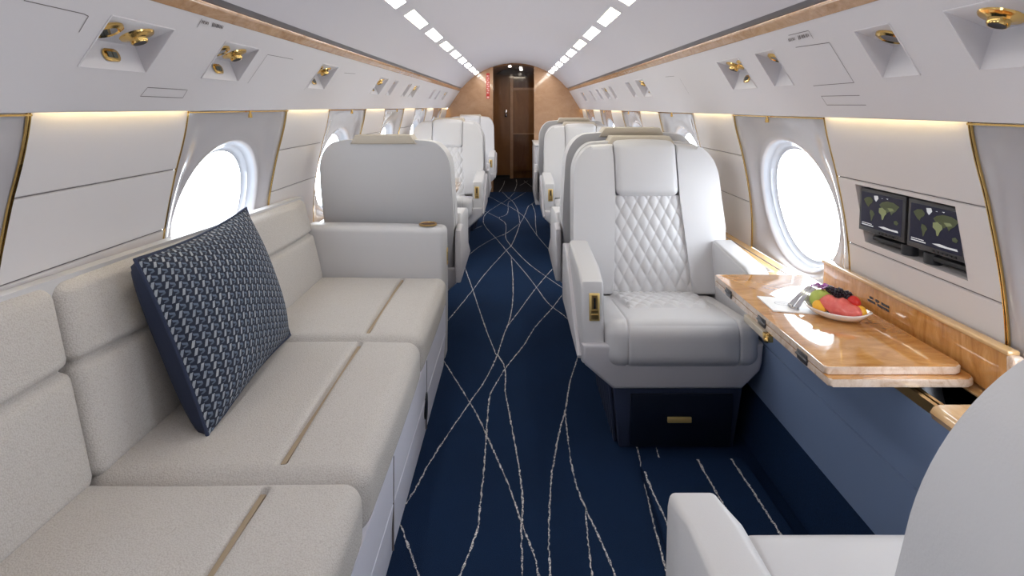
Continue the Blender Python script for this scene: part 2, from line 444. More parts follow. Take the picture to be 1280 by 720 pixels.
for s, nm in ((-1, 'wall_upper_left'), (1, 'wall_upper_right')):
    mb = MB()
    us = sorted((u[1], u[2]) for u in UNITS if u[0] == s)
    cuts = [Y0]+[v for u in us for v in u]+[YB]
    for i in range(len(cuts)-1):
        ya, yb = cuts[i], cuts[i+1]
        bands = [(0, T1), (T2, 1)] if i % 2 else [(0, T1), (T1, T2), (T2, 1)]
        for a, b in bands:
            mb.grid([[face_pt(s, t, y) for y in (ya, yb)] for t in (a, b)])
    zb = VB[s]
    mb.grid([[(s*x, y, z) for y in (Y0, YB)] for x, z in ((.95, zb), (.954, zb-.003), (.958, zb), (.958, 1.30), (1.0, 1.30), (1.0, 1.24))])
    mb.mi = 1
    if s < 0:
        L_ = [((29, 0), (104, 17)), ((104, 17), (110, 20)), ((110, 20), (98, 40)), ((286+48, 68), (286+80, 74)), ((334, 68), (309, 104)),
              ((184, 109), (233, 112)), ((184, 109), (175, 120)), ((175, 120), (228, 122)), ((228, 122), (234, 112)), ((252, 23), (246, 34)), ((430, 91), (444, 92)), ((398, 88), (380, 112))]
    else:
        L_ = [((995, 59), (1037, 53)), ((1037, 53), (1068, 103)), ((1068, 103), (1017, 107)), ((1027, 120), (1075, 119)), ((1027, 120), (1034, 131)), ((1034, 131), (1083, 131)),
              ((1011, 38), (1017, 48)), ((986, 44), (1011, 38)), ((850, 98), (862, 118)), ((832, 96), (843, 95))]
    for a, b in L_: seamline(mb, s, a, b)
    # tiny dark lettering on the two placards
    rnd = random.Random(3)
    (xa, ya), (xb, yb) = (((252.5, 27), (280, 34.5)) if s < 0 else ((986.5, 50), (1012.5, 43)))
    for k in range(15):
        if k in (5, 6): continue
        t = k/15; x = lerp(xa, xb, t); y = lerp(ya, yb, t); hgt = rnd.uniform(3.2, 5.0)
        seamline(mb, s, (x+(.6 if s < 0 else -.6), y-hgt/2), (x-(.6 if s < 0 else -.6), y+hgt/2), .0022+rnd.random()*.0030)
    struct(mb.build(nm, ['valance', 'seam_dark'], smooth=False), 'sloped pale overhead panel run')

def frame_at(origin, zdir, xdir):
    z = zdir.normalized(); x = (xdir-z*xdir.dot(z)).normalized(); y = z.cross(x)
    m = Matrix((x, y, z)).transposed().to_4x4(); m.translation = origin; return m
ordn = ['nearest', 'second', 'third', 'fourth', 'fifth', 'sixth', 'seventh', 'eighth', 'ninth', 'tenth', 'eleventh']
cnt = {-1: 0, 1: 0}
for s, ya, yb, kind in UNITS:
    side = 'left' if s < 0 else 'right'; k = cnt[s]; cnt[s] += 1
    yc = (ya+yb)/2; root = empty('service_unit', (s*.87, yc, 1.36))
    root.location = (0, 0, 0)
    tag(root, '%s recessed service unit counted from the camera, %s overhead panel' % (ordn[k], side),
        'service unit', 'gold fitted service units in the overhead panels')
    T = lambda y: face_pt(s, T1, y); B = lambda y: face_pt(s, T2, y)
    Rg = lambda y: Vector((s*.915, y, 1.372))
    mb = MB()
    mb.grid([[T(ya), T(yb)], [Rg(ya), Rg(yb)], [B(ya), B(yb)]])
    mb.face([T(ya), Rg(ya), B(ya)]); mb.face([T(yb), B(yb), Rg(yb)])
    ed = [face_pt(s, T1, ya, .001), face_pt(s, T1, yb, .001), face_pt(s, T2, yb, .001), face_pt(s, T2, ya, .001), face_pt(s, T1, ya, .001)]
    for a, b in zip(ed, ed[1:]): mb.tube([a, b], .0017, 6)
    mb.build('recess', 'valance', root, smooth=False)
    n1 = Vector((s*-(1.411-1.372), 0, -(.915-.820))).normalized(); tr_ = (Rg(0)-T(0)); mid = T(0)+tr_*.52
    nb = ((B(0)-Rg(0)).cross(Vector((0, 1, 0)))).normalized()
    if nb.x*s > 0: nb = -nb
    if kind == 'w': spots_ = [(yc-.055, 'light'), (yc+.045, 'noz')]
    else: spots_ = [(yc, 'light')]
    for y, w_ in spots_:
        fr = frame_at(Vector((mid.x, y, mid.z)), n1, Vector((0, 1, 0)))
        if w_ == 'light':
            m1 = MB(); m1.lathe([(.019, -.004), (.019, .004), (.026, .010), (.033, .006), (.034, .001), (.034, -.002)], fr, 24)
            rl = m1.build('reading_light', 'gold', root)
            m2 = MB(); m2.lathe([(.0, .0065), (.021, .0075)], fr, 20); m2.build('lens', 'lens', rl)
        else:
            m1 = MB(); m1.lathe([(.036, .0), (.034, .004), (.024, .006), (.018, .010), (.0175, .018), (.015, .021), (.013, .020)], fr, 24)
            nz_ = m1.build('air_nozzle', 'gold', root)
            m2 = MB(); m2.lathe([(.0, .0195), (.0135, .0212)], fr, 16); m2.build('nozzle_core', 'black', nz_)
    if kind == 'w':
        c = (Rg(0)+B(0))/2+(B(0)-Rg(0))*.0; ysw = yc+.005
        fr = frame_at(Vector((c.x, ysw, c.z))+nb*.001, nb, Vector((0, 1, 0)))
        m1 = MB(); poly = []
        for q in range(24):
            a = 2*PI*q/24; poly.append(((.012 if math.cos(a) > 0 else -.012)+.014*math.cos(a), .0155*math.sin(a)))
        m1.prism(poly, lambda u, v, w: fr @ Vector((u, v, w)), 0, .004, .0012, 2)
        sw = m1.build('call_switch', 'gold', root)
        for dx in (-.008, .008):
            m2 = MB(); vs = [fr @ Vector((dx+a*.0065, b*.007, c_)) for c_ in (.004, .0055) for a, b in ((-1, -1), (1, -1), (1, 1), (-1, 1))]
            f = [m2.bm.verts.new(v) for v in vs]
            for q in ((4, 5, 6, 7), (0, 1, 5, 4), (1, 2, 6, 5), (2, 3, 7, 6), (3, 0, 4, 7)): m2.bm.faces.new([f[i] for i in q])
            m2.build('button', 'button', sw, smooth=False)

# ceiling lights
for s in (-1, 1):
    for k in range(9):
        yc = 2.385+.67*k; a0, a1 = (.507, .555) if s < 0 else (.487, .535)
        mb = MB()
        rows = [[(s*x, y, arc(x)-.0030) for y in (yc-.232, yc+.232)] for x in (a0, (a0+a1)/2, a1)]
        mb.grid(rows); edge = [rows[0][0], rows[0][1], rows[2][1], rows[2][0], rows[0][0]]
        mb.mi = 1
        for p, q in zip(edge, edge[1:]): mb.face([p, q, (q[0], q[1], q[2]+.0035), (p[0], p[1], p[2]+.0035)])
        yellow = (s < 0 and k in (1, 3)) or (s > 0 and k in (0, 1, 3))
        o = mb.build('ceiling_light', ['light' if yellow else 'light_white', 'headliner'], smooth=False)
        side = 'left' if s < 0 else 'right'
        tag(o, 'flat glowing ceiling light panel, %s from the wooden bulkhead in the %s row' % (ordn[8-k], side), 'ceiling light', 'ceiling light panels in two rows')

# ------------------------------------------------------------------ side walls with windows
def ellipse_panel(s, ya, yb, z0, z1, yc, zc, ay, az, off=-.003):
    """rings between the panel's rectangle and its oval opening"""
    n_ = 72; rings = []
    for i in range(13):
        t = i/12; ring = []
        for k in range(n_):
            a = 2*PI*k/n_; c, d = math.cos(a), math.sin(a)
            sc = 1e9
            if abs(c) > 1e-9: sc = min(sc, ((yb-yc) if c > 0 else (ya-yc))/c)
            if abs(d) > 1e-9: sc = min(sc, ((z1-zc) if d > 0 else (z0-zc))/d)
            oy, oz = yc+c*sc, zc+d*sc
            iy, iz = yc+ay*c, zc+az*d
            y, z = lerp(oy, iy, t), lerp(oz, iz, t)
            q = max(0, min(1, (t-.25)/.6)); q = q*q*(3-2*q)
            ring.append(Vector((s*(wx(z)+off+.020*q), y, z)))
        rings.append(ring)
    return rings
def close(r): return r+[r[0]]
win_i = 1; trim_i = 5
SEAMS = {-1: (1.04, .86), 1: (1.008, .80)}
BOUND = {}
for s in (-1, 1):
    first, pitch, wd = (1.672, 1.272, .725) if s < 0 else (1.765, 1.294, .731)
    wins = [(first+pitch*k, first+pitch*k+wd) for k in range(-3, 5)]
    wins = [w for w in wins if w[1] > Y0+.1 and w[1] < YB+.2]
    wins = [(a, min(b, YB-.02)) for a, b in wins]
    BOUND[s] = wins
    # fabric panels
    mb = MB(); ys = [Y0]+[v for w in wins for v in w]+[YB]
    if ys[1] <= Y0: ys = ys[2:]
    def rows(ya, yb, hole=None):
        zs = set([.60+.035*i for i in range(20)]+[1.27])
        for sm in SEAMS[s]: zs |= {sm-.0035, sm-.0012, sm+.0012, sm+.0035}
        if hole: zs |= {hole[2], hole[3]}
        zs = sorted(z for z in zs if .6 <= z <= 1.27)
        yl = [ya, ya+.004, yb-.004, yb] if not hole else [ya, ya+.004, hole[0], hole[1], yb-.004, yb]
        def X(z, y):
            o_ = 0
            for sm in SEAMS[s]:
                if abs(z-sm) < .002: o_ = .005
            if y in (ya, yb): o_ += .006
            return s*(wx(z)-.008+o_)
        for i in range(len(zs)-1):
            for j in range(len(yl)-1):
                if hole and hole[0] <= (yl[j]+yl[j+1])/2 <= hole[1] and hole[2] <= (zs[i]+zs[i+1])/2 <= hole[3]: continue
                zm = (zs[i]+zs[i+1])/2
                mb.mi = 1 if any(abs(zm-sm) < .0012 for sm in SEAMS[s]) else 0
                mb.face([(X(z, y), y, z) for z, y in ((zs[i], yl[j]), (zs[i], yl[j+1]), (zs[i+1], yl[j+1]), (zs[i+1], yl[j]))])
        mb.mi = 0
    i0 = 0
    segs = [(ys[i], ys[i+1]) for i in range(0, len(ys)-1, 2)]
    HOLE = (1.295, 1.675, .823, .995)
    for ya, yb in segs:
        hole = HOLE if (s > 0 and ya < 1.3 < yb) else None
        rows(ya, yb, hole)
    # lower wall
    mb.grid([[(s*(wx(z)-.004), y, z) for y in (Y0, YB)] for z in (0, .1, .2, .3, .4, .5, .6)])
    o = mb.build('wall_left' if s < 0 else 'wall_right', ['wall_fabric', 'seam_dark'], weld=True, angle=30)
    struct(o, 'cream upholstered side wall between the windows')
    for a, b in wins:
        yc = (a+b)/2; zc = .857
        win = struct(empty('window_%d' % win_i), 'oval cabin window in a glossy pale surround'); win_i += 1
        mb = MB(); rg = ellipse_panel(s, a, b, .60, 1.27, yc, zc, .285, .250)
        V = [[mb.bm.verts.new(p) for p in r] for r in rg]
        # rounded lip and reveal
        def ring(ay, az, off, zo=0): return [mb.bm.verts.new((s*(wx(zc+az*math.sin(2*PI*k/72))*(1-min(1, off/.06)*.0)+off), yc+ay*math.cos(2*PI*k/72), zc+zo+az*math.sin(2*PI*k/72))) for k in range(72)]
        V += [ring(.281, .246, .020), ring(.276, .241, .026)]
        V2 = [V[-1], ring(.272, .238, .032), ring(.262, .230, .046), ring(.258, .227, .047), ring(.254, .223, .058), ring(.244, .213, .062), ring(.238, .208, .064)]
        for grp, mi in ((V, 0), (V2, 1)):
            for r0, r1 in zip(grp, grp[1:]):
                for k in range(72):
                    f = mb.bm.faces.new((r0[k], r0[(k+1) % 72], r1[(k+1) % 72], r1[k])); f.material_index = mi
        mb.build('surround', ['window_gloss', 'window_ring'], win, weld=True, angle=50)
        mb = MB(); cx = [(s*(wx(zc+.21*math.sin(2*PI*k/48))+.062), yc+.239*math.cos(2*PI*k/48), zc+.209*math.sin(2*PI*k/48)) for k in range(48)]
        cv = mb.bm.verts.new((s*(wx(zc)+.064), yc, zc)); vv = [mb.bm.verts.new(p) for p in cx]
        for k in range(48): mb.bm.faces.new((cv, vv[k], vv[(k+1) % 48]))
        mb.build('pane', 'pane', win)
        # gold rail with a small pull under the valance
        mb = MB(); zz = VB[s]-.004
        mb.box(min(s*(wx(zz)-.014), s*(wx(zz)-.004)), max(s*(wx(zz)-.014), s*(wx(zz)-.004)), a, b, zz-.006, zz-.002); mb.build('top_rail', 'gold', win, smooth=False)
        mb = MB(); x_ = s*(wx(zz)-.022)
        mb.tube([(x_, yc, zz-.001), (x_, yc, zz-.012)], .004, 10); mb.tube([(x_, yc, zz-.012), (x_, yc, zz-.026)], [.007, .0075], 12)
        mb.build('shade_pull', 'gold', win)
        for yy in (a, b):
            mb = MB(); zs = [.60+.03*i for i in range(21)]+[VB[s]+.01]
            for dy, w_, h_ in ((-.0028, .0024, .009), (.0, .0020, .006), (.0028, .0024, .009)):
                L1 = [Vector((s*(wx(z)-.004), yy+dy-w_/2, z)) for z in zs]; L2 = [Vector((s*(wx(z)-h_), yy+dy-w_/2, z)) for z in zs]
                L3 = [Vector((s*(wx(z)-h_), yy+dy+w_/2, z)) for z in zs]; L4 = [Vector((s*(wx(z)-.004), yy+dy+w_/2, z)) for z in zs]
                mb.mi = 1 if dy == 0 else 0
                mb.grid([L1, L2, L3, L4])
            struct(mb.build('trim_%d' % trim_i, ['gold', 'bulk_dark'], smooth=False), 'slim gold strip beside the window surround'); trim_i += 1
        # daylight portal outside the opening
        li = bpy.data.lights.new('window_daylight', 'AREA'); li.shape = 'RECTANGLE'; li.size = .50; li.size_y = .56; li.energy = 1
        li.cycles.is_portal = True
        lo_ = bpy.data.objects.new('window_daylight', li); COL.objects.link(lo_); lo_.location = (s*(wx(zc)+.085), yc, zc)
        lo_.rotation_euler = (0, s*PI/2, 0)
    # cove lamps on top of the fabric panels, behind the valance
    for ya, yb in segs:
        if yb < .5: continue
        ya_ = ya+.02; yb_ = yb-.02
        mb = MB(); zz = VB[s]+.022
        mb.box(s*.960 if s > 0 else -.970, s*.970 if s > 0 else -.960, ya_, yb_, zz, zz+.008)
        idx = segs.index((ya, yb))
        o = mb.build('cove_light', 'cove', smooth=False)
        tag(o, 'warm cove strip above the %s upholstered section from the camera, %s wall' % (ordn[[q for q in segs if q[1] >= .5].index((ya, yb))], 'left' if s < 0 else 'right'), 'cove light', 'warm cove strips behind the overhead panels')
# front closing wall behind the camera
mb = MB(); prof = [(wx(z), z) for z in (0, .2, .4, .6, .8, 1.0, 1.2)]+[(.95, 1.2), (.79, 1.458), (.757, 1.51)]+[(x, arc(x)) for x in (.65, .5, .35, .2, .0)]
full = prof+[(-x, z) for x, z in reversed(prof[:-1])]
mb.face([(x, Y0, z) for x, z in full]); struct(mb.build('wall_front', 'wall_fabric', smooth=False), 'closing wall of the cabin')

# ------------------------------------------------------------------ rear bulkhead and vestibule
XL, XR = -.330, .306
for s, xe, nm in ((-1, XL, 'wall_rear_left'), (1, XR, 'wall_rear_right')):
    xa = abs(xe)
    poly = [(xa, 0)]+[(wx(z)+.01, z) for z in (0, .2, .4, .6, .8, 1.0, 1.2)]+[(.97, 1.2), (.81, 1.458), (.777, 1.52)]+[(x, arc(x)+.006) for x in (.72, .65, .55, .45, .38, xa)]
    mb = MB(); mb.prism([(s*u, v) for u, v in poly], lambda u, v, w: Vector((u, w, v)), YB, YB+.03)
    struct(mb.build(nm, 'wood_bulkhead', smooth=False), 'tan veneered bulkhead panel')
    mb = MB(); mb.box(min(s*xa, s*(xa-.022)), max(s*xa, s*(xa-.022)), YB-.006, YB+.06, 0, arc(xa)-.0)
    struct(mb.build('trim_%d' % trim_i, 'wood_bulkhead', smooth=False), 'pale wood edge of the doorway'); trim_i += 1
mb = MB()
mb.grid([[(x, y, arc(x)-.016) for y in (YB-.001, 9.75)] for x in [lerp(-.6, .6, i/16) for i in range(17)]])
mb.grid([[(x, YB+.0, z) for z in (arc(x)-.022, arc(x)+.02)] for x in [lerp(XL, XR, i/16) for i in range(17)]])
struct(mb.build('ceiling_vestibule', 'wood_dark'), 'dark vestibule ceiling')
mb = MB()
for s in (-1, 1):
    mb.grid([[(s*.6, y, z) for y in (YB+.03, 9.75)] for z in (0, 1.75)])
    mb.face([(s*.30, YB+.031, 0), (s*.62, YB+.031, 0), (s*.62, YB+.031, 1.75), (s*.30, YB+.031, 1.75)])
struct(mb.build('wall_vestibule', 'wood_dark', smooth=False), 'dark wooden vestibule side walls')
YV = 9.70
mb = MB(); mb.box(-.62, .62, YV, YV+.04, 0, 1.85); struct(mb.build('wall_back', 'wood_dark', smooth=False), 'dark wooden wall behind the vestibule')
d1 = struct(empty('door_1', (0, 0, 0)), 'glossy brown folding door left of the doorway post')
mb = MB(); mb.box(-.60, -.075, YV-.06, YV-.02, .055, 1.79, bevel=.004); mb.mi = 0; mb.build('leaf', 'wood_mid', d1, smooth=False)
mb = MB(); mb.box(-.17, -.12, YV-.085, YV-.06, 1.06, 1.18, bevel=.008); mb.ball((-.145, YV-.09, 1.12), .02); mb.build('handle', 'chrome', d1)
mb = MB(); mb.box(-.40, -.385, YV-.068, YV-.058, 1.10, 1.13); mb.build('latch', 'chrome', d1, smooth=False)
mb = MB(); mb.box(-.60, -.075, YV-.05, YV-.015, 0, .05); mb.build('kick_gap', 'black', d1, smooth=False)
mb = MB(); mb.box(-.075, -.02, YV-.10, YV-.01, 0, 1.80, bevel=.003); struct(mb.build('trim_%d' % trim_i, 'wood_bulkhead', smooth=False), 'light wooden post in the vestibule'); trim_i += 1
d2 = struct(empty('door_2', (0, 0, 0)), 'brown two-panel door right of the post')
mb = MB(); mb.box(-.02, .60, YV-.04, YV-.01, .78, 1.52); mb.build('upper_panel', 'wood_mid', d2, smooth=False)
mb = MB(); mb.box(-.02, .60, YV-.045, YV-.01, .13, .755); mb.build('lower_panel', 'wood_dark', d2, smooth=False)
mb = MB(); mb.box(-.02, .60, YV-.055, YV-.01, .755, .78); mb.box(-.02, .60, YV-.055, YV-.01, 1.52, 1.56); mb.build('rail', 'wood_bulkhead', d2, smooth=False)
for (x, y, lab) in ((-.07, 8.45, 'bright slot lamp in the dark vestibule ceiling left of centre'), (.10, 8.75, 'bright slot lamp in the vestibule ceiling right of centre, nearer'), (.11, 9.15, 'bright slot lamp in the vestibule ceiling right of centre, farther')):
    z = arc(x)-.016
    mb = MB(); mb.box(x-.022, x+.022, y-.02, y+.02, z-.012, z-.002); tag(mb.build('ceiling_downlight', 'downlight', smooth=False), lab, 'downlight', 'vestibule ceiling lamps')
li = bpy.data.lights.new('vestibule_fill', 'AREA'); li.shape = 'RECTANGLE'; li.size = .3; li.size_y = .5; li.energy = 2.2; li.color = (1, .85, .65)  # added fill light without a fitting, lifts the dark vestibule
lo_ = bpy.data.objects.new('vestibule_fill', li); COL.objects.link(lo_); lo_.location = (0.05, 8.9, 1.78)
# red sign
mb = MB(); x0, x1, z0, z1 = -.405, -.357, 1.345, 1.715; yy = YB-.004
mb.box(x0, x1, yy, YB, z0, z1); mb.mi = 1
rnd = random.Random(5)
for k in range(9):
    zc_ = lerp(z0+.09, z1-.04, k/8)
    w_ = rnd.uniform(.013, .017)
    pts = [(-w_, -.010), (w_, -.010), (w_, -.005), (-w_*.2, -.005), (-w_*.2, .004), (w_, .004), (w_, .009), (-w_, .009)]
    if k % 2: pts = [(a*-1, b) for a, b in pts]
    mb.face([((x0+x1)/2+a, yy-.0008, zc_+b) for a, b in pts])
mb.face([(x0+.008, yy-.0008, z0+.008), (x1-.008, yy-.0008, z0+.008), (x1-.008, yy-.0008, z0+.035), (x0+.008, yy-.0008, z0+.035)])
tag(mb.build('red_sign', ['red_sign', 'sign_mark'], smooth=False), 'narrow upright red sign with pale lettering on the left wooden bulkhead', 'sign')

# ------------------------------------------------------------------ seats
def arcpts(cx, cz, r, a0, a1, n_=7, k=1.0): return [(cx+r*math.cos(math.radians(lerp(a0, a1, i/n_))), cz+k*r*math.sin(math.radians(lerp(a0, a1, i/n_)))) for i in range(n_+1)]
YF = 0.0
def lean(x, y, z, k=.26): return (x, y+(z-.40)*k, z)
def make_seat(wall):
    """wall: side (+1 or -1, local x) that faces the cabin wall; the other side has the broad aisle armrest"""
    root = empty('cabin_seat')
    def E(sd, z, full, thin=.280, cut=.612):   # half width on a side at a height
        return full if (sd != wall or z > cut) else min(full, thin)
    mb = MB()
    mb.box(-.21, .20, .04, .56, .0, .235, fn=lambda x, y, z: (x*(1+.12*z/.235), y-(.03*z/.235 if y < .1 else 0), z), bevel=.006)
    for k in range(9):
        x = -.212-.0008; y = .07+.05*k
        mb.box(x-.012, x, y, y+.022, .004, .23, fn=lambda x, y, z: (x-.025*z/.235, y-.03*z/.235, z), bevel=.005)
    pl = mb.build('plinth', 'navy_cloth', root)
    mb = MB(); mb.box(-.175, .185, .022, .034, .015, .212, fn=lambda x, y, z: (x, y-.03*z/.235+.004, z), bevel=.004)
    fp = mb.build('front_panel', 'navy_panel', root)
    mb = MB(); mb.box(-.045, .040, .004, .014, .108, .128, bevel=.002); mb.build('brass_plate', 'gold_plate', fp)
    # shell (tray under cushion)
    mb = MB()
    half = lambda sd: ([(.352, .40), (.352, .345), (.338, .32), (.240, .232)] if sd != wall else [(.281, .40), (.281, .33), (.274, .30), (.215, .232)])
    L_ = [(-u, v) for u, v in half(-1)]; R_ = [(u, v) for u, v in reversed(half(1))]
    mb.prism(L_+R_, lambda u, v, w: Vector((u, w+(.0 if w > .2 else (.32-v)*.15), v)), -.02, .56, .014, 3)
    mb.build('seat_shell', 'leather_side', root)
    # aisle side skirt
    s = -wall; mb = MB()
    prof = [(.004, .338), (-.006, .352), (.22, .475), (.44, .60), (.52, .62), (.60, .60), (.62, .45), (.60, .338)]
    mb.prism(prof, lambda u, v, w: Vector((w, u, v)), s*.335, s*(.366), .010, 3)
    mb.build('side_skirt', 'leather_side', root)
    # cushion
    mb = MB()
    def cf(x, y, z):
        t = max(0, min(1, (y+.04)/.45)); zz = z-.05*t*((z-.31)/.15 if z > .31 else 0)
        return (x, y, zz)
    mb.soft((-.272, -.045, .315), (.272, .44, .482), .052, (26, 24, 6), puff=(.0, .010, .012),
            grooves=[(0, -.192, .004, .005, lambda p: p[1] < .30), (0, .192, .004, .005, lambda p: p[1] < .30)], fn=cf)
    cu = mb.build('seat_cushion', 'leather', root)
    def quilt(u, v, pu, pv, d):
        a = u/pu+v/pv; b = u/pu-v/pv
        q = abs(math.sin(PI*a/2))*abs(math.sin(PI*b/2))
        return d*(q**.4)
    mb = MB(); G = []
    for i in range(97):
        row = []
        for j in range(71):
            y = lerp(.13, .40, j/70); hw = lerp(.160, .185, j/70); x = lerp(-hw, hw, i/96)
            e = max(0, min(1, (hw-abs(x))/.016, (y-.13)/.02)); e = e*e*(3-2*e)
            t = (y+.04)/.45; zt = .482-.05*t+.012*(1-(x/.272)**2)*(1-((y-.1975)/.2425)**2)
            row.append((x, y, zt-.006+e*(quilt(x, y, .027, .046, .010)+.006)))
        G.append(row)
    mb.grid(G); mb.build('quilted_insert', 'leather', cu, angle=80)
    def side_out(sd):
        return [(E(sd, .3, .24), .30), (E(sd, .33, .30), .33), (E(sd, .42, .322), .42), (E(sd, .60, .328), .604), (E(sd, .62, .330), .622), (.326, .80)]+arcpts(.212, .905, .11, 0, 86, 16, 1.42)+[(.10, 1.070)]
    shell = side_out(1)+[(-u, v) for u, v in reversed(side_out(-1))]
    mb = MB(); mb.prism(shell, lambda u, v, w: Vector(lean(u, w, v)), .46, .545, .022, 4); mb.build('back_shell', 'leather', root)
    for s in (-1, 1):
        def inner(v):
            return lerp(.168, .142, (v-.42)/.41) if v < .83 else .142
        ol = [(E(s, .43, .300), .43), (E(s, .52, .322), .52), (E(s, .6, .330), .604), (E(s, .62, .332), .622), (.331, .70), (.325, .82)]+arcpts(.218, .90, .105, 0, 82, 16, 1.45)+[(.142, 1.056)]
        il = [(inner(v), v) for v in (1.0, .90, .83, .74, .62, .52, .43)]
        mb = MB(); mb.prism([(s*u, v) for u, v in ol+il], lambda u, v, w: Vector(lean(u, w, v)), .378, .48, .020, 5)
        mb.build('bolster', 'leather', root)
    mb = MB(); G = []
    for i in range(91):
        row = []
        for j in range(131):
            z = lerp(.43, .835, j/130); hw = lerp(.169, .143, (z-.42)/.41); x = lerp(-hw, hw, i/90)
            bow = .010*(1-(x/hw)**2)
            row.append(lean(x, .398-bow-quilt(x, z-.01, .0245, .0445, .0085), z))
        G.append(row)
    mb.grid(G); mb.build('quilted_pad', 'leather', root, angle=80)
    mb = MB(); mb.soft((-.140, .366, .834), (.140, .475, 1.070), .030, (14, 5, 10), puff=(.0, .010, .008), fn=lambda x, y, z: lean(x, y, z)); hd = mb.build('headrest', 'leather', root)
    mb = MB(); tp = [(-.160, 1.046), (.160, 1.046), (.134, 1.090), (-.134, 1.090)]
    mb.prism(tp, lambda u, v, w: Vector(lean(u, w, v)), .44, .556, .006, 2); mb.build('rear_flap', 'leather_warm', hd)  # leather_warm puts the yellow light from above into the flap's colour
    # armrests: broad one on the aisle, slim one with an overhanging pad by the wall
    for s in (-1, 1):
        mb = MB()
        if s != wall:
            prof = [(-.006, .325), (-.012, .40), (-.006, .585), (.004, .608), (.10, .628), (.42, .655), (.46, .60), (.46, .34)]
            mb.prism(prof, lambda u, v, w: Vector((w, u, v)), s*.272, s*.352, .012, 4)
        else:
            prof = [(.03, .325), (.03, .55), (.05, .60), (.10, .617), (.42, .652), (.46, .60), (.46, .34)]
            mb.prism(prof, lambda u, v, w: Vector((w, u, v)), s*.262, s*.281, .005, 3)
            prof = [(.06, .613), (.10, .632), (.42, .657), (.46, .64), (.46, .613)]
            mb.prism(prof, lambda u, v, w: Vector((w, u, v)), s*.266, s*.345, .008, 3)
        ar = mb.build('armrest', 'leather', root)
        if s != wall:
            mb = MB(); xc = s*.306; w_ = .0185
            mb.box(xc-w_, xc+w_, -.0145, -.004, .475, .572, bevel=.003); mb.mi = 1
            mb.box(xc-.0035, xc+.0035, -.0165, -.0135, .520, .558); mb.mi = 2
            mb.box(xc-.012, xc+.012, -.0160, -.0135, .505, .514); mb.box(xc-.012, xc+.012, -.0160, -.0135, .483, .498); mb.box(xc-.010, xc+.010, -.0155, -.0135, .517, .566)
            mb.build('control_plate', ['gold_plate', 'black', 'brass'], ar)
    return root
# centre x, front y (arm end), facing the camera?, label
SEATS = [
 (.587, 1.975, True, 'cream leather seat with quilted diamond back facing the camera beside the wooden table'),
 (.597, .900, False, 'nearest cream leather seat, seen from behind at the lower right corner'),
 (.575, 3.46, False, 'cream leather seat turned away, back to back with the quilted seat by the table'),
 (.594, 4.48, True, 'cream leather seat facing the camera on the right, one row behind the table seat'),
 (.560, 5.98, False, 'cream leather seat turned away on the right, nearest the low white cabinet'),
 (-.635, 3.43, False, 'large smooth seat back seen from behind, standing right after the sofa arm'),
 (-.615, 4.61, True, 'cream leather seat facing the camera on the left, behind the small table leaf'),
 (-.615, 6.10, False, 'left cream seat turned away, hidden behind the forward facing left seat'),
 (-.600, 6.98, True, 'farthest left cream leather seat facing the camera before the red sign bulkhead'),
]
proto = {}
for i, (x, y, facing, lab) in enumerate(SEATS):
    wall = (1 if x > 0 else -1)*(1 if facing else -1)
    if wall not in proto: o = proto[wall] = make_seat(wall)
    else: o = copy_tree(proto[wall])
    o.location = (x, y, 0); o.rotation_euler = (0, 0, 0 if facing else PI)
    if i == 1:
        for ch in o.children:
            if ch.name.startswith('seat_cushion'): ch.location = (0, -.05, .010)
            if ch.name.split('.')[0] in ('back_shell', 'bolster', 'headrest', 'quilted_pad'): ch.scale = (1, 1, 1.032)
    tag(o, lab, 'seat', 'cream leather cabin seats')

# ------------------------------------------------------------------ sofa
sofa = tag(empty('sofa', (0, 0, 0)), 'long cream fabric sofa with three seats along the left wall', 'sofa')
SY = [.49, 1.205, 1.92, 2.635]
for i in range(3):
    ya, yb = SY[i]+.002, SY[i+1]-.002
    mb = MB()
    def sf(x, y, z, ya=ya, yb=yb):
        return (x, y, z+.010*math.sin(7*x+3*y)*max(0, (z-.3))*2)
    mb.soft((-.95, ya, .285), (-.318, yb, .432), .042, (26, 26, 6), puff=(.006, .004, .012),
            grooves=[(0, -.517, .0085, .020, lambda p, ya=ya, yb=yb: ya+.035 < p[1] < yb-.035 and p[2] > .35)], fn=sf)
    cu = mb.build('seat_cushion', 'sofa_fabric', sofa)
    mb = MB(); mb.box(-.5225, -.5115, ya+.045, yb-.05, .41, .4275); mb.build('fold_seam', 'seam_tan', cu, smooth=False)
    mb = MB()
    def bf(x, y, z):
        t = (z-.42)/.41; return (x+.018-.093*t, y, z-(y-1.5)*.034*max(0, t))
    mb.soft((-1.005, ya+.001, .415), (-.905, yb-.001, .832), .030, (5, 26, 22), puff=(.016, .0, .006),
            grooves=[(2, .662, .010, .018, lambda p: p[0] > -1.0)], fn=lambda x, y, z: bf(x, y, z))
    mb.build('back_cushion', 'sofa_fabric', sofa)
mb = MB()
mb.prism([(-.99, .30), (-1.03, .30), (-1.048, .60), (-1.050, .828), (-1.040, .840), (-1.0, .842), (-.998, .80)], lambda u, v, w: Vector((u, w, v-(w-1.5)*.034*(v > .7))), .40, 2.66, .006, 2)
mb.build('back_frame', 'leather', sofa)
mb = MB(); mb.prism([(-.336, .0), (-.326, .15), (-.326, .155), (-.329, .158), (-.326, .161), (-.326, .288), (-.95, .288), (-.95, .0)], lambda u, v, w: Vector((u, w, v)), .40, 2.655)
mb.mi = 1
for y in (.80, 1.51, 2.08): mb.box(-.330, -.3245, y-.002, y+.002, .03, .284)
base = mb.build('base', ['sofa_panel', 'seam_dark'], sofa, smooth=False)
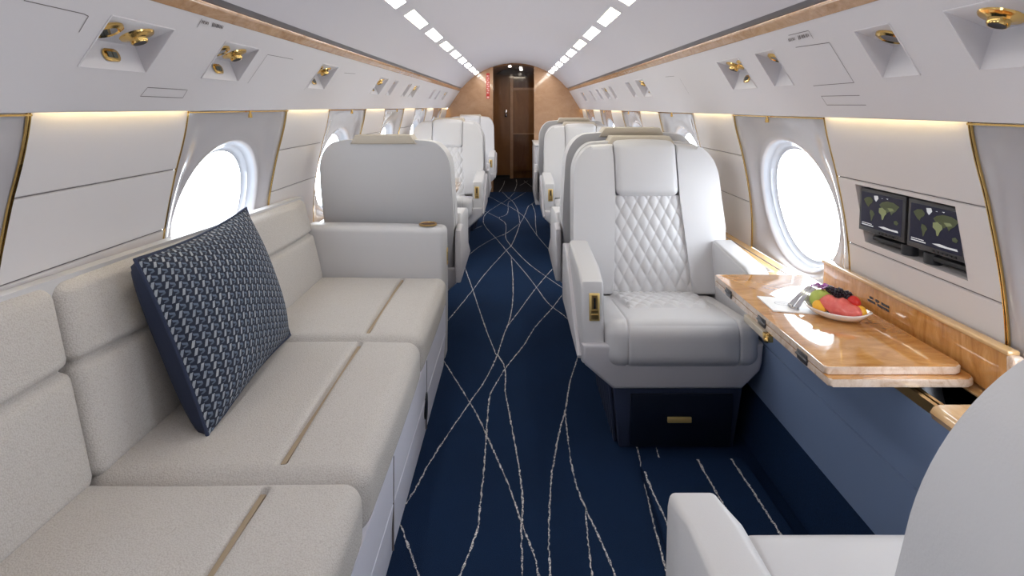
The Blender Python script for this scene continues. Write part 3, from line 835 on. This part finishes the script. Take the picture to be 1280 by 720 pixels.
mb = MB(); mb.prism([(2.065+.026*math.cos(a), .125+.05*math.sin(a)) for a in [2*PI*k/20 for k in range(20)]], lambda u, v, w: Vector((w, u, v)), -.330, -.3222, .002, 2); mb.build('latch_cup', 'black', base)
for ya, yb in ((2.637, 2.745), (.385, .492)):
    mb = MB(); mb.soft((-1.0, ya, .02), (-.326, yb, .655), .028, (20, 5, 16), puff=(.004, .004, .004), fn=lambda x, y, z: (x, y, z+.012*(1 if z > .5 else 0)*max(0, (-x-.326)/.67)))
    ar = mb.build('armrest', 'leather', sofa)
    if ya > 2:
        mb = MB(); fr = Matrix.Translation((-.415, 2.690, .6605)); mb.lathe([(.043, .000), (.043, .007), (.037, .008), (.034, .004), (.033, .0035)], fr, 28); mb.mi = 1; mb.lathe([(.0, .0045), (.034, .0045)], fr, 28)
        cp = mb.build('cup_holder', ['brass', 'cup_wood'], ar)
        mb = MB(); mb.box(-.3295, -.320, 2.678, 2.704, .47, .55, bevel=.003); mb.mi = 1; mb.box(-.3205, -.3188, 2.686, 2.696, .49, .53)
        mb.build('control_plate', ['gold_plate', 'black'], ar)

# ------------------------------------------------------------------ woven pillow
pil = empty('throw_pillow', (0, 0, 0)); tag(pil, 'navy blue and grey woven throw pillow leaning on the sofa back', 'pillow')
A, Bp, Cp, Dp = Vector((-.905, 1.335, .862)), Vector((-.925, 1.93, .878)), Vector((-.775, 1.935, .437)), Vector((-.735, 1.345, .430))
def pill_pt(u, v, side):
    """u along the length 0..1, v up 0..1"""
    a, b = 2*u-1, 2*v-1
    pu = a*(1-.045*(1-b*b)); pv = b*(1-.07*(1-a*a))
    uu, vv = (pu+1)/2, (pv+1)/2
    p = (Dp*(1-uu)+Cp*uu)*(1-vv)+(A*(1-uu)+Bp*uu)*vv
    nrm = ((Cp-Dp).cross(A-Dp)).normalized()
    if nrm.x < 0: nrm = -nrm
    th = max(0, (1-abs(a)**2.6))**.62*max(0, (1-abs(b)**2.6))**.62
    sag = .006*math.sin(5*u+2)*math.sin(6*v)
    if side < 0:
        ed = min(1, (1-abs(a))/.10, (1-abs(b))/.10)
        return p-nrm*(.030*math.sqrt(max(0, ed))+.068*th)
    return p+nrm*(side*(.088 if side > 0 else .085)*th+(sag if side > 0 else 0)*th)
for side, nm, mt in ((1, 'woven_front', 'pillow_weave'), (-1, 'plain_back', 'navy_cloth')):
    n_ = 40; mb = MB(); uvl = mb.bm.loops.layers.uv.new('UVMap')
    W = [[mb.bm.verts.new(pill_pt(i/n_, j/n_, side)) for j in range(n_+1)] for i in range(n_+1)]
    UA = [[0]*(n_+1) for _ in range(n_+1)]; VA = [[0]*(n_+1) for _ in range(n_+1)]
    for i in range(n_+1):
        for j in range(n_+1):
            if i: UA[i][j] = UA[i-1][j]+(W[i][j].co-W[i-1][j].co).length/.66
            if j: VA[i][j] = VA[i][j-1]+(W[i][j].co-W[i][j-1].co).length/.54
    for i in range(n_):
        for j in range(n_):
            q = ((i, j), (i+1, j), (i+1, j+1), (i, j+1)); f = mb.bm.faces.new([W[a][b] for a, b in q])
            for lp, (a, b) in zip(f.loops, q): lp[uvl].uv = (UA[a][b], VA[a][b])
    mb.build(nm, mt, pil, angle=180)
mb = MB(); n_ = 30
edge = [pill_pt(i/n_, 0, 0) for i in range(n_)]+[pill_pt(1, i/n_, 0) for i in range(n_)]+[pill_pt(1-i/n_, 1, 0) for i in range(n_)]+[pill_pt(0, 1-i/n_, 0) for i in range(n_+1)]
mb.tube(edge, .0045, 6, caps=False); mb.build('piping', 'navy_cloth', pil)

# ------------------------------------------------------------------ side consoles
ZL = .600
def console(name, lab, s, ya, yb, xf, panel_mat, well=None):
    root = tag(empty(name), lab, 'console')
    mb = MB()
    mb.prism([(xf, .185), (xf, .386), (xf+.006, .3885), (xf+.006, .3900), (xf, .3925), (xf-.004, ZL-.02), (xf+.02, ZL-.02), (xf+.02, .185)], lambda u, v, w: Vector((s*u, w, v)), ya, yb)
    mb.build('front_panel', panel_mat, root, smooth=False)
    mb = MB(); mb.prism([(xf-.035, .0), (xf-.03, .03), (xf+.002, .188), (xf+.03, .188), (xf+.03, .0)], lambda u, v, w: Vector((s*u, w, v)), ya, yb)
    mb.build('carpeted_kick', 'carpet', root, smooth=False)
    segs = [(ya, yb)] if not well else [(ya, well[0]), (well[1], yb)]
    for a, b in segs:
        mb = MB(); mb.prism([(xf-.012, ZL-.02), (xf-.016, ZL-.008), (xf-.008, ZL+.004), (xf+.005, ZL+.008), (1.045, ZL+.008), (1.045, ZL-.02)], lambda u, v, w: Vector((s*u, w, v)), a, b, .004, 2)
        mb.build('ledge', 'wood_ledge', root)
    if well:
        mb = MB()
        a, b = well; x0, x1 = xf+.018, .998
        mb.grid([[(s*x0, y, ZL+.0) for y in (a, b)], [(s*x0, y, .35) for y in (a, b)], [(s*x1, y, .35) for y in (a, b)], [(s*x1, y, ZL+.0) for y in (a, b)]])
        for y in (a, b): mb.face([(s*x0, y, .35), (s*x1, y, .35), (s*x1, y, ZL), (s*x0, y, ZL)])
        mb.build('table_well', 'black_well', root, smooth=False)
        mb = MB(); mb.box(xf-.004, xf+.006, a, b, ZL-.02, ZL+.004); mb.box(xf+.012, xf+.020, a, b, ZL-.01, ZL+.004); mb.build('well_edging', 'brass', root, smooth=False)
        mb = MB(); mb.box(x1, 1.045, a, b, ZL-.04, ZL+.004); mb.build('well_back', 'wood_ledge', root, smooth=False)
    return root
cR = console('side_console', 'blue leather side console with wooden ledge along the right wall', 1, -.9, 6.96, .878, 'blue_leather', (1.165, 1.95))
cL = console('side_console', 'low side console with wooden ledge along the left wall behind the sofa', -1, 2.78, YB-.02, .93, 'leather_side')
# control plate set in the ledge behind the table
mb = MB(); P = [(.955+.016*math.cos(a), 2.20+(.10 if math.sin(a) > 0 else -.10)+.016*math.sin(a)) for a in [2*PI*k/24 for k in range(24)]]
mb.prism(P, lambda u, v, w: Vector((u, v, w)), ZL+.008, ZL+.0115, .0015, 2); mb.mi = 1
for k in range(9): mb.box(.948, .962, 2.10+k*.012, 2.106+k*.012, ZL+.0112, ZL+.0122)
mb.build('inset_plate', ['wood_edge', 'ink'], cR)
mb = MB(); mb.box(1.003, 1.008, 1.95, 6.9, ZL+.006, ZL+.0095); mb.build('ledge_groove', 'seam_dark', cR, smooth=False)
# raised wooden lid against the wall behind the table
lid = tag(empty('table_lid', (0, 0, 0)), 'upright wooden lid rail standing between the open table and the right wall', 'lid')
mb = MB(); mb.box(1.022, 1.040, 1.16, 1.86, ZL+.010, .712, fn=lambda x, y, z: (x+(z-.6)*.03, y, z), bevel=.006, seg=3); mb.build('board', 'wood_table', lid)
mb = MB(); mb.box(1.020, 1.048, 1.158, 1.862, .709, .720, bevel=.004, seg=3); mb.build('cap', 'wood_ledge', lid)
mb = MB(); mb.box(1.020, 1.048, 1.146, 1.165, ZL+.010, .712, bevel=.007, seg=4); mb.build('end_post', 'wood_edge', lid)
mb = MB()
rnd = random.Random(9)
for r in range(2):
    for k in range(11):
        if rnd.random() < .12: continue
        y0 = 1.53+k*.0085; mb.box(1.0222, 1.0240, y0, y0+.006, .675-r*.010, .681-r*.010)
mb.build('lettering', 'ink', lid, smooth=False)

# folding table
tb = tag(empty('folding_table', (0, 0, 0)), 'glossy burl wood folding table opened in front of the quilted seat', 'table')
TZ = .648
def rr(x0, x1, y0, y1, r, n_=5):
    out = []
    for cx, cy, a0 in ((x1-r, y1-r, 0), (x0+r*.3, y1-r*.3, 90), (x0+r*.3, y0+r*.3, 180), (x1-r, y0+r, 270)):
        q = r if cx > (x0+x1)/2 else r*.3
        for k in range(n_+1):
            a = math.radians(a0+90*k/n_); out.append((cx+q*math.cos(a), cy+q*math.sin(a)))
    return out
for z1, x1, y0, nm in ((TZ, 1.004, 1.245, 'upper_leaf'), (TZ-.0185, 1.016, 1.225, 'lower_leaf')):
    mb = MB(); mb.prism(rr(.690, x1, y0, 1.93, .022), lambda u, v, w: Vector((u, v, w)), z1-.017, z1, .004, 3)
    for f in mb.bm.faces:
        f.material_index = 0 if abs(f.calc_center_median().z-z1) < .0005 and f.calc_area() > .05 else 1
    mb.build(nm, ['wood_table', 'wood_edge'], tb)
for y in (1.34, 1.56, 1.80):
    mb = MB(); mb.box(.6865, .692, y-.022, y+.022, TZ-.032, TZ-.009, bevel=.001); mb.tube([(.687, y-.026, TZ-.0205), (.687, y+.026, TZ-.0205)], .0028, 8)
    mb.build('hinge', 'gunmetal', tb)
mb = MB(); mb.box(.680, .700, 1.535, 1.66, TZ-.058, TZ-.0365, bevel=.002); mb.build('slide_runner', 'leather_warm', tb)
mb = MB(); mb.box(.678, .700, 1.512, 1.533, TZ-.060, TZ-.0365, bevel=.003); mb.ball((.682, 1.512, TZ-.052), .007, 6); mb.build('latch', 'gold', tb)
mb = MB(); mb.box(.935, .985, 1.30, 1.345, .46, TZ-.043, fn=lambda x, y, z: (x, y-(.62-z)*.35, z), bevel=.006); mb.box(.925, .990, 1.24, 1.29, .44, .53, bevel=.008)
mb.box(.95, .97, 1.33, 1.85, .585, .605)
mb.build('support_arm', 'gunmetal', tb)

# left table leaf between the two facing left seats
tl = tag(empty('folding_table', (0, 0, 0)), 'small rounded wooden table leaf between the facing seats on the left', 'table')
mb = MB(); mb.prism([(-u, v) for u, v in rr(.435, .93, 3.95, 4.45, .05)], lambda u, v, w: Vector((u, v, w)), .640, .662, .005, 3); mb.build('leaf', 'wood_ledge', tl)
mb = MB(); mb.prism([(-u, v) for u, v in rr(.415, .93, 3.97, 4.43, .05)], lambda u, v, w: Vector((u, v, w)), .614, .636, .005, 3); mb.build('lower_leaf', 'wood_edge', tl)
mb = MB(); mb.box(-.97, -.90, 4.1, 4.3, .50, .62, bevel=.005); mb.build('support_arm', 'gunmetal', tl)

# low white cabinet at the far right
cb = tag(empty('low_cabinet', (0, 0, 0)), 'low white cabinet at the far right end before the wooden bulkhead', 'cabinet')
mb = MB(); mb.box(.262, .86, 7.0, 8.06, .0, .735, bevel=.015, seg=3); mb.build('body', 'leather_side', cb)
mb = MB(); mb.box(.252, .862, 6.99, 8.06, .735, .755, bevel=.006); mb.build('top', 'leather', cb)
mb = MB(); mb.box(.257, .264, 7.06, 7.50, .05, .68, bevel=.003); mb.build('door', 'leather_side', cb)
mb = MB(); mb.box(.257, .264, 7.53, 8.0, .05, .68, bevel=.003); mb.build('door', 'leather_side', cb)

# carpeted mat step between the facing seats
mat_ = MB(); poly = rr(.415, .775, .95, 1.905, .03)
poly = []
for cx, cy, a0 in ((.745, 1.875, 0), (.453, 1.870, 90), (.43, .95, 180), (.77, .95, 270)):
    for k in range(6):
        a = math.radians(a0+18*k); poly.append((cx+.03*math.cos(a), cy+.03*math.sin(a)))
mat_.prism(poly, lambda u, v, w: Vector((u, v, w)), .002, .036, .010, 3)
mat_.mi = 1
for ln in ([(868,570),(872,574.7),(893,612),(921,659),(950,710)], [(908,566),(914,573.8),(942.5,617),(969.7,659),(1000,710)], [(806,590),(812.8,608),(836,660),(850,700)]):
    P = [fl(px, py, .036) for px, py in ln]; P = [p for p in P if p.y < 1.90]
    ribbon(mat_, P, .006, .0015)
tag(mat_.build('carpet_mat', ['carpet', 'carpet_line'], smooth=True, angle=30), 'raised navy carpeted footwell mat with white lines between the facing right seats', 'mat')

# ------------------------------------------------------------------ monitors in the wall recess
mb = MB(); ya, yb, za, zb = HOLE
xr = 1.145
ring0 = [(wx(z)-.008, y, z) for y, z in ((ya, za), (yb, za), (yb, zb), (ya, zb))]
ring1 = [(xr, y, z) for y, z in ((ya, za), (yb, za), (yb, zb), (ya, zb))]
for i in range(4): mb.face([ring0[i], ring0[(i+1) % 4], ring1[(i+1) % 4], ring1[i]])
mb.face(ring1)
struct(mb.build('wall_niche', 'wall_fabric', smooth=False), 'recess in the right wall holding two screens')
LAND = {
 'land_green': [[(.06,.78),(.14,.86),(.24,.88),(.30,.80),(.28,.72),(.22,.66),(.20,.58),(.15,.62),(.10,.70)],
                [(.24,.52),(.31,.50),(.36,.42),(.32,.34),(.29,.22),(.27,.20),(.26,.32),(.23,.42)],
                [(.46,.72),(.52,.80),(.64,.86),(.80,.86),(.94,.78),(.90,.72),(.86,.64),(.80,.58),(.76,.50),(.72,.60),(.66,.54),(.60,.64),(.50,.66)],
                [(.82,.36),(.88,.40),(.93,.34),(.90,.27),(.83,.29)]],
 'land_light': [[(.46,.62),(.54,.66),(.63,.60),(.65,.52),(.60,.44),(.57,.32),(.54,.32),(.52,.44),(.46,.50)],
                [(.66,.68),(.78,.70),(.82,.64),(.72,.60)]],
 'land_white': [[(.32,.94),(.42,.96),(.44,.88),(.38,.78),(.34,.84)],
                [(.46,.10),(.60,.14),(.76,.12),(.92,.13),(.94,.08),(.60,.07)],
                [(.04,.075),(.34,.075),(.34,.045),(.04,.045)], [(.04,.12),(.30,.12),(.30,.10),(.04,.10)], [(.50,.91),(.54,.92),(.54,.90)], [(.62,.93),(.68,.94),(.66,.91)]]}
for i, (yc, lab) in enumerate(((1.582, 'farther small black screen with a world map in the wall recess'), (1.386, 'nearer small black screen with a world map in the wall recess'))):
    root = empty('monitor', (1.075+.006*i, yc, .925)); root.rotation_euler = (0, 0, math.radians(4)); tag(root, lab, 'screen', 'small screens showing a world map')
    w_, h_ = .178, .124
    fx = lambda u, v, d: Vector((d-.036+(v)*.05, -u, v))   # faces -x, u towards -y (screen right is nearer)
    mb = MB(); mb.prism([(-w_/2, -h_/2), (w_/2, -h_/2), (w_/2, h_/2), (-w_/2, h_/2)], lambda u, v, w: fx(u, v, w), .004, .050, .004, 2)
    mb.build('housing', 'mon_body', root)
    mb = MB(); mb.prism([(-w_/2, -h_/2), (w_/2, -h_/2), (w_/2, h_/2), (-w_/2, h_/2)], lambda u, v, w: fx(u, v, w), -.006, .004, .004, 2)
    bz = mb.build('bezel', 'mon_bezel', root)
    mb = MB()
    for k in range(6):
        u = -.005+k*.013; mb.prism([(u, -.057), (u+.006, -.057), (u+.006, -.053), (u, -.053)], lambda a, v, w: fx(a, v, w), -.0085, -.005)
    mb.build('control_button', 'black', bz, smooth=False)
    mb = MB(); su, sv = w_/2-.010, (-.048, h_/2-.010)
    S = lambda a, b, d: fx(lerp(-su, su, a), lerp(sv[0], sv[1], b), d)
    mb.face([S(0, 0, -.0066), S(1, 0, -.0066), S(1, 1, -.0066), S(0, 1, -.0066)])
    for mi, key in ((1, 'land_green'), (2, 'land_light'), (3, 'land_white')):
        mb.mi = mi
        for pg in LAND[key]: mb.face([S(a, b, -.0068-.0002*mi) for a, b in pg])
    sc_ = mb.build('screen', ['screen_sea', 'land_green', 'land_light', 'land_white'], root, smooth=False)
    # stowed arm under the screen
    mb = MB(); dy = -1 if i == 0 else 1
    mb.tube([(0.0, dy*.055, -.112), (0.0, dy*.055, -.074)], .020, 20); mb.tube([(0.0, dy*.055, -.112), (0.0, dy*.055, -.108)], .026, 20)
    mb.soft((-.013, min(dy*.055, -dy*.075), -.092), (.013, max(dy*.055, -dy*.075), -.078), .005, (3, 8, 2))
    mb.tube([(0.0, -dy*.065, -.085), (0.0, -dy*.065, -.06)], .010, 12)
    mb.build('swing_arm', 'mon_body', root)

# ------------------------------------------------------------------ things on the table
def T(px, py): Y = (EYE-TZ)*F/(py-VY); return Vector(((px-VX)*Y/F, Y, TZ))
# napkin card
c_ = [T(946, 371.5), T(966.5, 389.7), T(1036, 394.8), T(1022, 377)]
mb = MB(); A_ = [p+Vector((0, 0, .0006)) for p in c_]; B_ = [p+Vector((0, 0, .0040)) for p in c_]
va = [mb.bm.verts.new(p) for p in A_]; vb = [mb.bm.verts.new(p) for p in B_]
mb.bm.faces.new(va); mb.bm.faces.new(vb)
for k in range(4): mb.bm.faces.new((va[k], va[(k+1) % 4], vb[(k+1) % 4], vb[k]))
mb.mi = 1; ctr = T(978, 381.2)+Vector((0, 0, .0044)); e1 = (c_[3]-c_[0]).normalized(); e2 = Vector((-e1.y, e1.x, 0))
ov = [ctr+e1*.022*math.cos(2*PI*k/28)+e2*.015*math.sin(2*PI*k/28) for k in range(28)]
ovi = [ctr+e1*.0205*math.cos(2*PI*k/28)+e2*.0135*math.sin(2*PI*k/28) for k in range(28)]
mb.grid([close(ov), close(ovi)])
P = [ctr+e1*(-.014+.0028*k)+e2*(.004*math.sin(k*.9)) for k in range(11)]
for a, b in zip(P, P[1:]): mb.face([a-e2*.0005, b-e2*.0005, b+e2*.0005, a+e2*.0005])
tag(mb.build('napkin', ['paper', 'ink'], smooth=False), 'white folded napkin with a thin oval emblem on the wooden table', 'napkin')
# plate: pointed oval dish
pc = T(1052, 389)+Vector((.0, 0, 0)); TT = lambda px, py: Vector(((px-VX)*(EYE-TZ-.026)/(py-VY), (EYE-TZ-.026)*F/(py-VY), TZ))
ax = (TT(1090, 396)-TT(1004, 372)); ax.z = 0; La = ax.length/2; ax.normalize(); ay_ = Vector((-ax.y, ax.x, 0))
pc = (TT(1090, 396)+TT(1004, 372))/2
def leafpt(a, sc, z): 
    c, s_ = math.cos(a), math.sin(a)
    return pc+ax*(La*sc*c)+ay_*(.066*sc*s_*(1-.25*c*c))+Vector((0, 0, z+.010*abs(c)**6*(sc > .8)))
mb = MB(); rings = [(.0, .003), (.50, .003), (.70, .004), (.88, .012), (.99, .021), (1.01, .0235), (1.0, .026), (.97, .0255), (.85, .0185), (.66, .009), (.0, .0085)]
RR = [[leafpt(2*PI*k/40, sc, z) for k in range(40)]+[leafpt(0, sc, z)] for sc, z in rings[::-1]]
mb.grid(RR); bmesh.ops.remove_doubles(mb.bm, verts=mb.bm.verts, dist=1e-5)
mb.lathe([(.03, .0008), (.033, .0008), (.033, .006), (.03, .006)], Matrix.Translation(pc), 24)
tag(mb.build('plate', 'white_china', weld=True, angle=60), 'white pointed oval plate holding cut fruit on the wooden table', 'plate')
def PP(u, v, z): return pc+ax*u+ay_*v+Vector((0, 0, z))
axang = math.atan2(ax.y, ax.x)
def blob(name, mat, u, v, z, r, rot=(0, 0, 0), label='', cat='', group=None, fn=None, seg=14):
    mb = MB(); mb.ball((0, 0, 0), r, seg)
    if fn:
        for vt in mb.bm.verts: vt.co = fn(vt.co)
    o = mb.build(name, mat, None, angle=60); o.location = PP(u, v, z); o.rotation_euler = (rot[0], rot[1], axang+rot[2]); return tag(o, label, cat, group)
flat = lambda lim: (lambda c: Vector((c.x, c.y, max(c.z, lim))))
blob('watermelon_slice', 'watermelon', .014, -.012, .031, (.058, .024, .026), (.25, .08, .03), 'large pink watermelon slice at the front of the fruit plate', 'fruit', fn=lambda c: Vector((c.x, c.y, max(c.z, -.014)+.004*math.sin(c.x*160))))
blob('melon_slice', 'melon_green', -.038, .0, .033, (.032, .024, .030), (0, .1, .4), 'pale green melon slice at the left of the fruit plate', 'fruit', fn=flat(-.02))
blob('mango_slice', 'mango', -.032, -.022, .022, (.020, .016, .018), (0, 0, .2), 'orange mango slice between the melon and the watermelon', 'fruit', fn=flat(-.010))
blob('mango_slice', 'mango', .062, .002, .028, (.016, .014, .018), (0, 0, .9), 'orange mango slice at the right tip of the plate', 'fruit', fn=flat(-.008))
blob('strawberry', 'strawberry', .040, .014, .050, (.018, .016, .020), (.3, .3, 0), 'red strawberry resting behind the watermelon slice', 'fruit', fn=lambda c: c*(1-.3*max(0, c.z/.02)))
def blackberry(u, v, z, k):
    mb = MB(); rnd = random.Random(k)
    for i in range(34):
        zz = 1-2*(i+.5)/34; a = i*2.4; rr_ = math.sqrt(1-zz*zz); mb.ball((.013*rr_*math.cos(a), .010*rr_*math.sin(a), .010*zz), .0036, 5)
    o = mb.build('blackberry', 'berry', None, angle=180); o.location = PP(u, v, z); o.rotation_euler = (rnd.random(), rnd.random(), rnd.random()*3); return o
for k, (u, v, z, w_) in enumerate(((-.022, .016, .062, 'leftmost'), (.002, .012, .063, 'second'), (.024, .016, .060, 'rightmost'), (-.006, .024, .052, 'rearmost'))):
    tag(blackberry(u, v, z, k), '%s blackberry of the dark cluster on top of the cut fruit' % w_ if w_ != 'second' else 'blackberry in the middle of the dark cluster on top of the fruit', 'fruit', 'blackberries on the fruit plate')
fw = tag(empty('flower', (0, 0, 0)), 'purple edible flower lying at the top left of the fruit plate', 'flower')
rnd = random.Random(2)
for k in range(8):
    mb = MB(); a = 2*PI*k/8+.2; c = PP(-.052+.012*(k % 2), .018, .062); G = []
    for i in range(7):
        t = i/6; w2 = .009*math.sin(PI*min(1, t*.9+.08)); d = Vector((math.cos(a), math.sin(a)*.8, .35*math.sin(t*3)+rnd.uniform(-.1, .1))); sd = Vector((-math.sin(a), math.cos(a), 0))
        p = c+d*(.030*t); G.append([p-sd*w2+Vector((0, 0, .002)), p, p+sd*w2+Vector((0, 0, .002)), p+Vector((0, 0, -.0012)), p-sd*w2+Vector((0, 0, .002))])
    mb.grid(G); mb.build('petal', 'petal', fw, angle=80)
mb = MB(); mb.tube([PP(-.046, .018, .062), PP(-.03, .0, .05), PP(-.015, -.01, .045)], .0025, 6); mb.build('stem', 'stem_dark', fw)
# small serving tongs leaning on the plate
tg = tag(empty('serving_tongs', (0, 0, 0)), 'silver serving tongs leaning from the napkin onto the fruit plate', 'tongs')
base_ = T(992, 387)+Vector((0, 0, .008)); top_ = PP(-.070, .012, .058)
for k in (-1, 1):
    mb = MB(); d = top_-base_; sd = Vector((d.y, -d.x, 0)).normalized()*.011*k; G = []
    for i in range(11):
        t = i/10; p = base_+d*t+sd*(1-.45*t)+Vector((0, 0, .006*math.sin(PI*t))); w2 = lerp(.0085, .006, t) if t < .8 else .009
        wv = Vector((d.y, -d.x, 0)).normalized()*w2
        G.append([p-wv, p+wv, p+wv+Vector((0, 0, .0022)), p-wv+Vector((0, 0, .0022)), p-wv])
    mb.grid(G); mb.build('blade', 'chrome', tg, angle=50)
mb = MB(); d = top_-base_; w0 = Vector((d.y, -d.x, 0)).normalized()
mb.tube([base_-w0*.018, base_-d.normalized()*.006, base_+w0*.018], .0055, 8); mb.build('joint', 'chrome', tg)

# ------------------------------------------------------------------ light, camera
for s in (-1, 1):
    li = bpy.data.lights.new('front_fill_strip', 'AREA'); li.shape = 'RECTANGLE'; li.size = .09; li.size_y = 3.2; li.energy = 2.6; li.color = (1, .96, .90)  # added fill strips out of view, in place of the nearer ceiling panels
    o = bpy.data.objects.new('front_fill_strip', li); COL.objects.link(o); o.location = (s*.53, .45, arc(.53)-.006); o.rotation_euler = (0, s*math.radians(30), 0)
w = bpy.data.worlds.new('sky'); scene.world = w; w.use_nodes = True
bg = w.node_tree.nodes['Background']; bg.inputs[0].default_value = (.86, .93, 1, 1); bg.inputs[1].default_value = 5.6
cam = bpy.data.cameras.new('camera'); co = bpy.data.objects.new('camera', cam); COL.objects.link(co)
co.location = (0, 0, EYE); co.rotation_euler = (PI/2, 0, 0)
cam.sensor_width = 36; cam.lens = 36*F/1280; cam.shift_x = -(VX-640)/1280; cam.shift_y = -(360-VY)/1280; cam.clip_start = .02
scene.camera = co
vs = scene.view_settings; vs.view_transform = 'Standard'; vs.look = 'None'; vs.gamma = 1; vs.use_curve_mapping = False; vs.exposure = 0.90
cy = scene.cycles; cy.max_bounces = 10; cy.diffuse_bounces = 6; cy.glossy_bounces = 4; cy.transparent_max_bounces = 8; cy.use_denoising = True; cy.sample_clamp_indirect = 6
cy.caustics_reflective = False; cy.caustics_refractive = False
